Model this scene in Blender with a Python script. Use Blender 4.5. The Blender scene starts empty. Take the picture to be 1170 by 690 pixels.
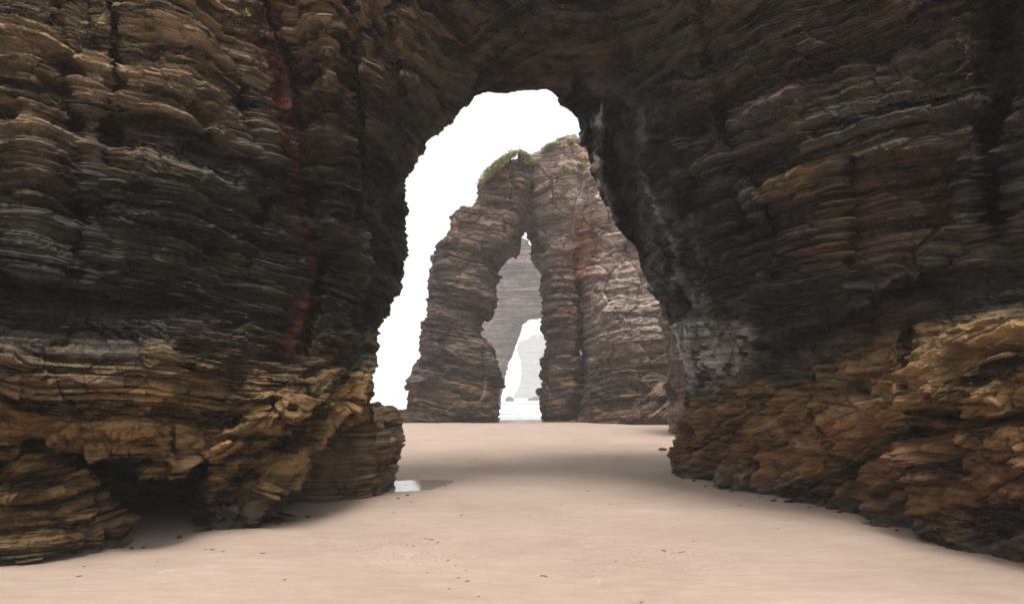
import bpy, math, random
import numpy as np

f32 = np.float32
random.seed(7)
SC = bpy.context.scene
COL = SC.collection

# ------------------------------------------------------------------ camera model (metres; level shift-lens camera)
FPX, CX, HY, CH = 780.0, 585.0, 453.0, 1.7      # focal length in photo pixels, centre column, horizon row, eye height


def W(px, py, d):
    """A point d metres in front of the eye."""
    px = np.asarray(px, dtype=np.float64); py = np.asarray(py, dtype=np.float64); d = np.asarray(d, dtype=np.float64)
    return np.stack(np.broadcast_arrays((px - CX) / FPX * d, d, CH + (HY - py) / FPX * d), -1)


# ------------------------------------------------------------------ noise
def _h(ix, iy, iz):
    h = ix * np.uint32(374761393) + iy * np.uint32(668265263) + iz * np.uint32(2147483647 - 58121)
    h = (h ^ (h >> np.uint32(13))) * np.uint32(1274126177)
    h = (h ^ (h >> np.uint32(16))) * np.uint32(2246822519)
    h = h ^ (h >> np.uint32(15))
    return (h.astype(f32) * f32(2.0 / 4294967295.0)) - f32(1)


def _u(a):
    return a.astype(np.int64).astype(np.uint32)


def vn(x, y, z):
    x, y, z = np.broadcast_arrays(np.asarray(x, f32), np.asarray(y, f32), np.asarray(z, f32))
    fx = np.floor(x); fy = np.floor(y); fz = np.floor(z)
    tx = x - fx; ty = y - fy; tz = z - fz
    tx = tx * tx * (3 - 2 * tx); ty = ty * ty * (3 - 2 * ty); tz = tz * tz * (3 - 2 * tz)
    ix = _u(fx); iy = _u(fy); iz = _u(fz); o = np.uint32(1)
    a = _h(ix, iy, iz); a += (_h(ix + o, iy, iz) - a) * tx
    b = _h(ix, iy + o, iz); b += (_h(ix + o, iy + o, iz) - b) * tx
    a += (b - a) * ty
    c = _h(ix, iy, iz + o); c += (_h(ix + o, iy, iz + o) - c) * tx
    d = _h(ix, iy + o, iz + o); d += (_h(ix + o, iy + o, iz + o) - d) * tx
    c += (d - c) * ty
    return a + (c - a) * tz


def fbm(P, s, octv=3, off=0.0, zs=1.0, gain=0.5):
    r = 0; a = 1.0; t = 0
    for k in range(octv):
        q = 2.03 ** k / s
        r = r + a * vn(P[..., 0] * q + off + 11.3 * k, P[..., 1] * q - off + 5.1 * k, P[..., 2] * q * zs + off * .37 + 3.7 * k)
        t += a; a *= gain
    return r / t


def sst(a, b, x):
    t = np.clip((x - a) / (b - a), 0, 1)
    return t * t * (3 - 2 * t)


_lay = {}


def layers(z, T, seed):
    key = (T, seed)
    if key not in _lay:
        rg = np.random.default_rng(seed)
        th = T * np.exp(rg.normal(0, .5, int(130 / T)))
        _lay[key] = np.concatenate([[-25.0], -25 + np.cumsum(th)])
    b = _lay[key]
    i = np.clip(np.searchsorted(b, z) - 1, 0, len(b) - 2)
    th = b[i + 1] - b[i]
    return i, ((z - b[i]) / th).astype(f32), th.astype(f32)


def strata(P, k=1.0, amp=1.0, groove=1.0, dip=(0.0, 0.0), scales=(0.38, 0.115, 0.058, 0.028), seed=1, rough=1.0, big=.24):
    """Outward displacement (metres) of bedded rock; k scales thickness, amp (array) the relief."""
    x, y, z = P[..., 0], P[..., 1], P[..., 2]
    zz = z + dip[0] * x + dip[1] * y + k * (0.20 * fbm(P, 2.9 * k, 2, 31.0) + 0.022 * fbm(P, .6 * k, 3, 77.0))
    wx = x + .22 * k * vn(x * 1.9 / k, y * 1.9 / k, z * 1.5 / k); wy = y + .22 * k * vn(x * 1.9 / k + 40, y * 1.9 / k, z * 1.5 / k)
    c, s_ = math.cos(.5), math.sin(.5)
    bx = wx * c + wy * s_; by = -wx * s_ + wy * c
    out = 0; tone = 0
    loc = fbm(P, 1.0 * k, 2, 211.0)                                     # where thin beds weather out more
    for n, (T, Lp, Lb, ap, ab, ag) in enumerate(((scales[0], 1.5, 1.3, .11, .11, .09),
                                                  (scales[1], .95, .75, .055, .065, .085),
                                                  (scales[2], .55, .38, .030, .036, .045),
                                                  (scales[3], .26, .19, .014, .016, .022))):
        i, fr, th = layers(zz / k, T, seed * 10 + n)
        fi = i.astype(f32); tone = tone + (.2, .35, .30, .15)[n] * _h(_u(fi + 50), _u(fi * 0 + 5), _u(fi * 0 + n))
        p = vn(x / (Lp * k), y / (Lp * k), fi * 7.37 + .5)
        p = .35 * p + .65 * (np.floor(p * 3.2 + .5) / 3.2) * (1 if n < 3 else 0) + (.65 * p if n == 3 else 0)
        p = p + .30 * (1 - 2 * np.abs(vn(x * 2.7 / (Lp * k), y * 2.7 / (Lp * k), fi * 3.37 + .5)))
        u1 = bx / (Lb * k) + _h(_u(fi), _u(fi * 0 + 3), _u(fi * 0 + n)) * 3; u2 = by / (Lb * k) + _h(_u(fi), _u(fi * 0 + 9), _u(fi * 0 + n)) * 3
        bl = _h(_u(np.floor(u1)), _u(np.floor(u2)), _u(fi + 3))
        e = np.minimum(fr, 1 - fr) * th                                   # metres to the nearer bedding plane
        gv = np.where(fr < .5, np.exp(-(fr * th / (T * .20)) ** 2), np.exp(-((1 - fr) * th / (T * .05)) ** 2)) * np.clip(.6 + .8 * vn(x / (.8 * k) + 9, y / (.8 * k), fi * 3.1), .05, 1.3)
        prof = np.where(fr < .25, fr * 1.2 + .7, 1.0 - .28 * (fr - .25))   # each bed: sharp lower lip, top shelving back
        lv = 1 + (.9 * loc if n > 1 else -.4 * loc)
        out = out + k * lv * (ap * p * prof + ab * bl - groove * ag * gv - .30 * ap * (fr - .4))
    r = fbm(P, .15 * k, 4, 5.0, gain=.62)
    bg_ = fbm(P, 1.5 * k, 3, 19.0, zs=.75)
    rid = 1 - 2 * np.abs(fbm(P, .6 * k, 3, 63.0))
    strata.tone = .5 + 1.1 * tone
    return amp * (out + k * .07 * rid) + k * (.022 * rough * r + big * bg_)


def blocks(P, size, squash=.65, off=0, tilt=.35, step=.10, crack=.05, cw=.035):
    """Joint-bounded blocks: every cell is a plane with its own tilt and offset, with an open joint round it."""
    sh = P.shape[:-1]; Q = P.reshape(-1, 3); out = np.empty(len(Q), f32)
    for a in range(0, len(Q), 400000):
        q = Q[a:a + 400000]
        w = .22 * size
        x = (q[:, 0] + w * vn(q[:, 0] * 2 / size, q[:, 1] * 2 / size, q[:, 2] * 2 / size + off)) / size + off
        y = q[:, 1] / size - off; z = (q[:, 2] + .5 * w * vn(q[:, 0] * 2.3 / size, q[:, 1] * 2.3 / size + off, q[:, 2] * 2 / size)) / (size * squash)
        fx = np.floor(x); fy = np.floor(y); fz = np.floor(z); rx = x - fx; ry = y - fy; rz = z - fz
        ix, iy, iz = _u(fx), _u(fy), _u(fz)
        f1 = np.full(len(q), 9, f32); f2 = f1.copy(); val = np.zeros(len(q), f32)
        for dx in (-1, 0, 1):
            for dy in (-1, 0, 1):
                for dz in (-1, 0, 1):
                    jx = ix + np.uint32(dx & 0xffffffff); jy = iy + np.uint32(dy & 0xffffffff); jz = iz + np.uint32(dz & 0xffffffff)
                    h = _h(jx, jy, jz); h2 = np.modf(h * 57.31 + 60)[0] * 2 - 1; h3 = np.modf(h * 913.7 + 1000)[0] * 2 - 1
                    ex = dx + .5 + .42 * h - rx; ey = dy + .5 + .42 * h2 - ry; ez = dz + .5 + .42 * h3 - rz
                    d = np.sqrt(ex * ex + ey * ey + ez * ez)
                    v = (step * h2 + tilt * (ex * h3 + ey * h + ez * .9 * h2)) * size
                    n = d < f1
                    f2 = np.where(n, f1, np.minimum(f2, d)); val = np.where(n, v, val); f1 = np.where(n, d, f1)
        out[a:a + 400000] = val - crack * size * np.exp(-((f2 - f1) / cw) ** 2)
    return out.reshape(sh)


# ------------------------------------------------------------------ mesh helpers
def mesh_obj(name, V, F, mat=None, parent=None, smooth=True, attrs=None):
    me = bpy.data.meshes.new(name)
    V = np.ascontiguousarray(V.reshape(-1, 3), dtype=f32)
    F = np.ascontiguousarray(F, dtype=np.int32)
    n = F.shape[1]
    me.vertices.add(len(V)); me.vertices.foreach_set('co', V.ravel())
    me.loops.add(F.size); me.loops.foreach_set('vertex_index', F.ravel())
    me.polygons.add(len(F)); me.polygons.foreach_set('loop_start', np.arange(0, F.size, n, dtype=np.int32))
    me.polygons.foreach_set('loop_total', np.full(len(F), n, dtype=np.int32))
    if smooth is True:
        me.polygons.foreach_set('use_smooth', np.ones(len(F), dtype=bool))
    me.update(calc_edges=True)
    for k, v in (attrs or {}).items():
        a = me.attributes.new(k, 'FLOAT_COLOR', 'POINT')
        a.data.foreach_set('color', np.ascontiguousarray(v.reshape(-1, 4), dtype=f32).ravel())
    o = bpy.data.objects.new(name, me)
    COL.objects.link(o)
    if mat: me.materials.append(mat)
    if parent: o.parent = parent
    return o


def grid_faces(n, m, wrap=False, flip=False):
    """n rows, m columns."""
    i = np.arange(n - 1)[:, None]; j = np.arange(m if wrap else m - 1)[None, :]
    j2 = (j + 1) % m
    F = np.stack([np.broadcast_to(a, (n - 1, j.shape[1])) for a in (i * m + j, i * m + j2, (i + 1) * m + j2, (i + 1) * m + j)], -1).reshape(-1, 4)
    return F[:, ::-1] if flip else F


def normals(P, wrap=False):
    if wrap:
        du = np.roll(P, -1, 1) - np.roll(P, 1, 1)
    else:
        du = np.gradient(P, axis=1)
    dv = np.gradient(P, axis=0)
    n = np.cross(du, dv)
    return n / np.maximum(np.linalg.norm(n, axis=-1, keepdims=True), 1e-9)


def tag(o, label=None, cat=None, group=None, kind=None):
    if label: o['label'] = label
    if cat: o['category'] = cat
    if group: o['group'] = group
    if kind: o['kind'] = kind
    return o


def empty(name, loc=(0, 0, 0)):
    o = bpy.data.objects.new(name, None); COL.objects.link(o); o.location = loc
    return o


def stack4(*a):
    a = [np.asarray(x, f32) for x in a]
    s = np.broadcast_shapes(*[x.shape for x in a])
    return np.stack([np.broadcast_to(x, s) for x in a], -1)


# ------------------------------------------------------------------ materials
def new_mat(name):
    m = bpy.data.materials.new(name); m.use_nodes = True
    nt = m.node_tree; nt.nodes.clear()
    out = nt.nodes.new('ShaderNodeOutputMaterial'); b = nt.nodes.new('ShaderNodeBsdfPrincipled')
    nt.links.new(b.outputs[0], out.inputs['Surface'])
    return m, nt, b


class G:
    def __init__(s, nt): s.nt = nt

    def n(s, t, **k):
        o = s.nt.nodes.new(t)
        for a, v in k.items(): setattr(o, a, v)
        return o

    def set(s, sock, v):
        if isinstance(v, bpy.types.NodeSocket): s.nt.links.new(v, sock)
        else: sock.default_value = v

    def noise(s, vec, scale, detail=4, rough=.55, w=0.0):
        o = s.n('ShaderNodeTexNoise'); s.set(o.inputs['Vector'], vec)
        o.inputs['Scale'].default_value = scale; o.inputs['Detail'].default_value = detail; o.inputs['Roughness'].default_value = rough
        o.inputs['Distortion'].default_value = w
        return o.outputs['Fac']

    def ramp(s, v, a, b, lo=0.0, hi=1.0):
        o = s.n('ShaderNodeMapRange'); s.set(o.inputs[0], v)
        for i, q in enumerate((a, b, lo, hi)): o.inputs[i + 1].default_value = q
        o.clamp = True
        return o.outputs[0]

    def mix(s, f, a, b):
        o = s.n('ShaderNodeMix', data_type='RGBA')
        s.set(o.inputs[0], f); s.set(o.inputs[6], a if not isinstance(a, tuple) else (*a, 1)); s.set(o.inputs[7], b if not isinstance(b, tuple) else (*b, 1))
        return o.outputs[2]

    def m(s, op, a, b=0.0):
        o = s.n('ShaderNodeMath', operation=op); s.set(o.inputs[0], a); s.set(o.inputs[1], b)
        return o.outputs[0]

    def scale(s, vec, sc):
        o = s.n('ShaderNodeMapping'); s.set(o.inputs[0], vec); o.inputs['Scale'].default_value = sc
        return o.outputs[0]

    def attr(s, name):
        a = s.n('ShaderNodeAttribute', attribute_name=name); c = s.n('ShaderNodeSeparateColor')
        s.nt.links.new(a.outputs['Color'], c.inputs[0])
        return c.outputs[0], c.outputs[1], c.outputs[2], a.outputs['Alpha']


def rock_material(name, k=1.0, dark=((.006, .0055, .0045), (.115, .102, .076)), brown=((.02, .013, .007), (.35, .25, .142)),
                  ochre=((.022, .012, .005), (.40, .235, .10)), red=((.03, .011, .008), (.26, .095, .06)), pale=((.34, .31, .28), (.78, .74, .69))):
    mt, nt, b = new_mat(name); g = G(nt)
    tc = g.n('ShaderNodeTexCoord'); P = tc.outputs['Object']
    st = g.noise(g.scale(P, (1.1 / k, 1.1 / k, 13 / k)), 1.0, 6, .62, .3)
    bl = g.noise(P, 2.2 / k, 5, .6, .5)
    gr = g.noise(P, 42 / k, 4, .7)
    v = g.m('ADD', g.m('MULTIPLY', st, .55), g.m('ADD', g.m('MULTIPLY', bl, .25), g.m('MULTIPLY', gr, .2)))
    v = g.m('ADD', v, g.m('MULTIPLY', g.m('SUBTRACT', g.attr('zone_c')[0], .5), .17))
    v = g.ramp(v, .395, .605)
    a1 = g.attr('zone_a'); a2 = g.attr('zone_b')
    c = g.mix(v, *dark)
    c = g.mix(a1[0], c, g.mix(v, *brown))
    c = g.mix(a1[1], c, g.mix(v, *ochre))
    rm = g.m('MULTIPLY', a1[2], g.ramp(bl, .2, .42))
    c = g.mix(rm, c, g.mix(v, *red))
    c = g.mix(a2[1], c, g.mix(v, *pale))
    # rusty and pale lichen specks; the pale dashes also paint in ledge highlights
    sp = g.ramp(g.noise(g.scale(P, (1, 1, 2.2)), 7 / k, 5, .62, .6), .645, .70)
    sel = g.ramp(g.noise(P, 1.3 / k, 3, .5), .45, .6)
    c = g.mix(g.m('MULTIPLY', g.m('MULTIPLY', sp, sel), g.m('MULTIPLY', a1[0], .75)), c, (.30, .13, .065))
    sp2 = g.ramp(g.noise(g.scale(P, (1, 1, 6)), 8 / k, 6, .66, .3), .60, .66)
    c = g.mix(g.m('MULTIPLY', sp2, .55), c, (.30, .265, .19))
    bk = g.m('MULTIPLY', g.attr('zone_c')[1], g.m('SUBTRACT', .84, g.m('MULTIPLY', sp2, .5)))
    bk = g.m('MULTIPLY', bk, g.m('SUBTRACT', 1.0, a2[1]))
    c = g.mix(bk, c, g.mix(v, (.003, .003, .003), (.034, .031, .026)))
    # green film
    c = g.mix(a2[2], c, g.mix(v, (.035, .045, .016), (.12, .14, .05)))
    # barnacle grains on the ochre foot
    vo = g.n('ShaderNodeTexVoronoi'); g.set(vo.inputs['Vector'], P); vo.inputs['Scale'].default_value = 70 / k
    dots = g.m('MULTIPLY', g.ramp(vo.outputs['Distance'], .45, .2), g.ramp(g.noise(P, 2.1 / k, 6, .7), .56, .62))
    c = g.mix(g.m('MULTIPLY', g.m('MULTIPLY', dots, a2[3]), .6), c, (.33, .28, .21))
    g.set(b.inputs['Base Color'], c)
    wet = a2[0]
    r = g.m('ADD', g.m('MULTIPLY', g.m('SUBTRACT', 1.0, wet), .50), .22)
    r = g.m('ADD', r, g.m('MULTIPLY', g.m('SUBTRACT', gr, .5), .3))
    g.set(b.inputs['Roughness'], r)
    g.set(b.inputs['Specular IOR Level'], g.m('ADD', .08, g.m('MULTIPLY', g.m('MULTIPLY', wet, wet), .5)))
    bp = g.n('ShaderNodeBump'); bp.inputs['Strength'].default_value = 1.0; bp.inputs['Distance'].default_value = .055 * k
    hh = g.m('ADD', g.m('MULTIPLY', gr, .6), g.m('MULTIPLY', g.noise(g.scale(P, (6 / k, 6 / k, 60 / k)), 1.0, 5, .65, .3), .9))
    hh = g.m('ADD', hh, g.m('MULTIPLY', g.noise(P, 14 / k, 5, .65), .7))
    g.set(bp.inputs['Height'], hh); g.set(b.inputs['Normal'], bp.outputs[0])
    return mt


M_ROCK = rock_material('bedded_rock')
M_MID = rock_material('distant_bedded_rock', k=3.0, dark=((.022, .017, .015), (.115, .092, .080)), brown=((.042, .028, .021), (.25, .168, .128)),
                      red=((.12, .045, .025), (.44, .21, .12)), pale=((.30, .23, .19), (.72, .575, .50)), ochre=((.035, .022, .010), (.25, .16, .085)))

# ------------------------------------------------------------------ foreground arch: base depth field
ctl = [  # photo column, row, depth in metres
    (-350, 640, 5.6), (-350, 400, 5.2), (-350, 100, 6.0), (-350, -350, 7.5),
    (0, 620, 8.5), (0, 500, 7.5), (0, 400, 7.1), (0, 250, 7.5), (0, 100, 7.9), (0, 0, 8.2), (0, -200, 9.0),
    (100, 600, 8.9), (100, 480, 7.7), (100, 400, 7.6), (100, 250, 7.9), (100, 100, 8.3), (100, 0, 8.6),
    (200, 600, 9.1), (200, 480, 8.1), (200, 400, 8.1), (200, 250, 8.4), (200, 100, 8.7), (200, 0, 9.0), (200, -300, 9.5),
    (300, 610, 9.3), (300, 500, 8.9), (300, 400, 8.9), (300, 250, 9.1), (300, 100, 9.4), (300, 0, 9.5),
    (370, 590, 10.6), (380, 450, 9.9), (390, 300, 10.2), (390, 150, 10.0), (390, 0, 9.8), (430, 560, 12.2), (425, 440, 10.9),
    (436, 375, 11.6), (440, 300, 11.2), (463, 290, 12.2), (463, 220, 12.3), (440, 150, 10.9), (500, 158, 12.8), (470, 80, 11.2), (450, 0, 10.6),
    (450, -300, 11), (545, 113, 13.0), (520, 50, 12.3), (530, 0, 11.4), (600, 104, 13.2), (600, 60, 12.6), (600, 0, 11.9), (600, -200, 11.9),
    (640, 118, 13.7), (662, 145, 14.4), (700, 90, 13.0), (680, 30, 12.3), (673, 200, 15.0), (700, 250, 15.1), (728, 300, 15.0), (750, 350, 14.8),
    (778, 400, 14.6), (776, 450, 14.6), (768, 500, 14.9), (768, 550, 15.2), (760, 0, 11.5), (770, 100, 11.6), (760, 200, 12.6), (800, 300, 12.5),
    (820, 380, 12.9), (830, 450, 12.7), (830, 550, 13.2), (850, 0, 9.7), (850, 100, 10.3), (850, 200, 10.8), (870, 300, 10.9),
    (900, 410, 11.0), (900, 500, 11.0), (900, 572, 11.4), (950, 100, 9.2), (950, 0, 8.9), (970, 250, 9.5), (1000, 350, 9.4), (1000, 450, 9.1), (1000, 550, 9.5), (1000, 600, 9.5),
    (1100, 0, 7.8), (1100, 150, 7.8), (1100, 300, 7.95), (1100, 400, 7.75), (1100, 500, 7.6), (1100, 620, 8.0), (1170, 100, 7.2), (1170, 250, 7.2),
    (1170, 380, 7.0), (1170, 500, 6.9), (1170, 640, 7.3), (1500, -350, 7.0), (1500, 0, 5.4), (1500, 300, 5.2), (1500, 650, 5.0), (850, -300, 10.5), (1100, -300, 8.0),
]
ctl = np.array(ctl, float)


def tps_fit(c):
    X = c[:, :2] / 300.0; n = len(X)
    r = np.linalg.norm(X[:, None] - X[None], axis=-1)
    K = np.where(r > 0, r * r * np.log(np.maximum(r, 1e-9)), 0) + np.eye(n) * 2e-3
    Pm = np.hstack([np.ones((n, 1)), X])
    A = np.block([[K, Pm], [Pm.T, np.zeros((3, 3))]])
    return X, np.linalg.solve(A, np.concatenate([c[:, 2], np.zeros(3)]))


_tx, _tw = tps_fit(ctl)


def D0(px, py):
    sh = px.shape; q = np.stack([px.ravel(), py.ravel()], -1) / 300.0
    out = np.empty(len(q))
    for a in range(0, len(q), 100000):
        b = q[a:a + 100000]
        r2 = ((b[:, None, 0] - _tx[None, :, 0]) ** 2 + (b[:, None, 1] - _tx[None, :, 1]) ** 2).astype(f32)
        K = .5 * r2 * np.log(np.maximum(r2, 1e-12))
        out[a:a + 100000] = K @ _tw[:-3].astype(f32) + _tw[-3] + b @ _tw[-2:]
    return out.reshape(sh)


def sdpoly(px, py, poly):
    """signed distance to a polygon, positive inside."""
    P = np.array(poly, float); d = np.full(px.shape, 1e9, f32); ins = np.zeros(px.shape, bool)
    for (x0, y0), (x1, y1) in zip(P, np.roll(P, -1, 0)):
        ex, ey = x1 - x0, y1 - y0; L = ex * ex + ey * ey + 1e-9
        t = np.clip(((px - x0) * ex + (py - y0) * ey) / L, 0, 1)
        d = np.minimum(d, np.hypot(px - x0 - t * ex, py - y0 - t * ey))
        if abs(ey) > 1e-9:
            c = ((y0 <= py) != (y1 <= py)) & (px < x0 + (py - y0) * ex / ey)
            ins ^= c
    return np.where(ins, d, -d)


def dline(px, py, pts):
    d = np.full(px.shape, 1e9, f32)
    for (x0, y0), (x1, y1) in zip(pts[:-1], pts[1:]):
        ex, ey = x1 - x0, y1 - y0; L = ex * ex + ey * ey + 1e-9
        t = np.clip(((px - x0) * ex + (py - y0) * ey) / L, 0, 1)
        d = np.minimum(d, np.hypot(px - x0 - t * ex, py - y0 - t * ey))
    return d


CAVE = [(70, 520), (157, 531), (167, 548), (209, 546), (212, 514), (243, 503), (230, 543), (226, 590), (226, 680), (80, 680), (95, 553)]
SLAB_A = [(-60, 391), (203, 396), (200, 436), (180, 467), (178, 497), (61, 492), (30, 457), (-60, 462)]
SLAB_B = [(61, 497), (178, 502), (208, 512), (208, 543), (167, 546), (157, 528), (76, 518)]
SLAB_C = [(243, 502), (315, 462), (350, 431), (421, 396), (432, 440), (404, 487), (365, 512), (304, 594), (300, 650), (223, 650), (228, 543)]
GAP_C = [(302, 600), (365, 513), (408, 487), (440, 480), (470, 560), (440, 700), (302, 700)]
INNER_L = [(461, 216), (436, 236), (416, 290), (400, 350), (405, 392), (436, 380), (520, 330), (520, 216)]
CURTAIN = [(660, 92), (735, 118), (738, 165), (748, 205), (768, 262), (776, 320), (800, 352), (790, 372), (700, 380), (600, 250), (640, 150)]
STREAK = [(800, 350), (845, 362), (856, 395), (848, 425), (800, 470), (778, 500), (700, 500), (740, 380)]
RECESS = [(850, 388), (905, 372), (960, 352), (1020, 318), (1060, 288), (1100, 262), (1230, 240), (1230, 335), (1090, 345), (1020, 366), (973, 384), (902, 412), (851, 430)]
OCH_BLOCK = [(1039, 396), (1120, 372), (1240, 362), (1240, 462), (1100, 482), (1049, 467)]
PANEL = [(968, 178), (1092, 170), (1098, 250), (1050, 300), (1000, 322), (970, 325)]
MASS = [(738, 60), (741, 165), (750, 205), (770, 262), (779, 320), (803, 350), (835, 372), (856, 402), (905, 388), (950, 362), (1010, 330), (1130, 280), (1130, 60)]
LINTEL = [(560, 62), (532, 105), (520, 150), (680, 160), (690, 100), (720, 70), (690, 30), (600, 34)]
DIKE = [(285, -60), (300, 20), (322, 90), (334, 170), (340, 240), (352, 290), (345, 345), (330, 400)]


def feat(px, py, jx, jy):
    """Ledges, gullies, slabs and recesses of the arch, in metres of depth."""
    x = px + jx; y = py + jy; D = 0

    def reg(poly, w): return sst(-w, w, sdpoly(x, y, poly))
    D = D + 2.3 * reg(CAVE, 6) - .50 * reg(SLAB_A, 9) - .30 * reg(SLAB_B, 4) - .42 * reg(SLAB_C, 5) + 2.0 * reg(GAP_C, 5)
    D = D + 1.5 * reg(INNER_L, 5) + 2.3 * reg(CURTAIN, 4) + .30 * reg(RECESS, 24) - .12 * reg(OCH_BLOCK, 14) + .35 * reg(PANEL, 5) + .9 * reg(LINTEL, 6)
    D = D - .75 * reg(MASS, 6) * sst(1120, 1000, x) * sst(60, 200, y)
    D = D + .5 * reg(STREAK, 8) - .12 * sst(-18, 26, y - np.interp(x, [780, 851, 902, 973, 1019, 1100, 1300], [445, 433, 414, 390, 372, 366, 346])) * sst(760, 800, x)

    def line(pts, w, d): return (1.5 if d > 0 else 1.2) * d * np.exp(-(dline(x, y, pts) / w) ** 2)
    D = D + line(DIKE, 16, .22) + line([(a + 14, b) for a, b in DIKE], 4, .22)
    D = D + line([(64, -60), (66, 60), (82, 130), (85, 200), (90, 300)], 7, .35) + line([(128, -60), (132, 90), (122, 200), (118, 330)], 5, .28)
    D = D + line([(262, 80), (290, 170), (300, 240), (280, 300)], 8, .25) + line([(402, -60), (405, 90), (410, 190), (400, 260)], 5, .35)
    D = D - line([(372, -60), (375, 60), (378, 160), (382, 250)], 20, .42) - line([(190, -60), (200, 120), (215, 260), (220, 380)], 45, .28)
    D = D - line([(30, -60), (35, 120), (40, 300)], 26, .2) + line([(438, -60), (445, 40), (450, 110)], 9, .3)
    D = D + line([(0, 330), (90, 345), (190, 352), (270, 372)], 8, .15) + line([(312, 466), (350, 433), (420, 398)], 5, .28)
    D = D + line([(245, 505), (315, 494), (318, 508), (238, 535)], 4, .16) + line([(1144, -60), (1146, 140), (1140, 260)], 16, .8)
    D = D + line([(1036, 380), (1040, 470), (1048, 540), (1062, 600)], 5, .3) + line([(860, 440), (870, 500), (868, 560)], 4, .16)
    D = D + line([(1049, 470), (1100, 486), (1200, 470)], 5, .25) + line([(940, 395), (930, 450), (950, 520), (946, 590)], 4, .14)
    D = D + line([(860, 190), (900, 300), (870, 350)], 6, .3) + line([(800, -60), (806, 60), (830, 140), (850, 260)], 7, .3)
    D = D + line([(966, 150), (968, 330)], 5, .3)
    D = D + line([(700, 160), (712, 230), (735, 285)], 10, .4) - line([(690, 140), (690, 200), (706, 246)], 8, .25)
    return D


# rings of the horseshoe: inner edge of the opening, the picture frame, far outside
IN = np.array([(405, 560), (432, 470), (431, 425), (437, 375), (462, 335), (466, 285), (463, 222), (483, 180), (500, 158), (522, 134), (545, 113), (572, 107), (600, 104), (622, 106),
               (640, 118), (660, 137), (664, 160), (672, 200), (700, 252), (728, 290), (742, 335), (754, 352), (772, 392), (778, 430), (773, 470), (768, 510), (768, 550)], float)
FR = np.array([(-45, 600), (-45, 510), (-45, 460), (-45, 410), (-45, 340), (-45, 250), (-45, 120), (-45, 20), (-45, -45), (180, -45), (380, -45), (500, -45), (600, -45), (700, -45),
               (790, -45), (880, -45), (980, -45), (1090, -45), (1215, -45), (1215, 70), (1215, 170), (1215, 250), (1215, 330), (1215, 400), (1215, 460), (1215, 540), (1215, 620)], float)
OUT = np.array([(-340, 640), (-340, 540), (-340, 470), (-340, 380), (-340, 280), (-340, 160), (-340, 20), (-340, -120), (-340, -260), (50, -220), (340, -180), (480, -150), (600, -140), (720, -150),
                (830, -170), (950, -190), (1100, -220), (1250, -240), (1490, -260), (1490, -60), (1490, 80), (1490, 200), (1490, 300), (1490, 390), (1490, 460), (1490, 540), (1490, 640)], float)


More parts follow.
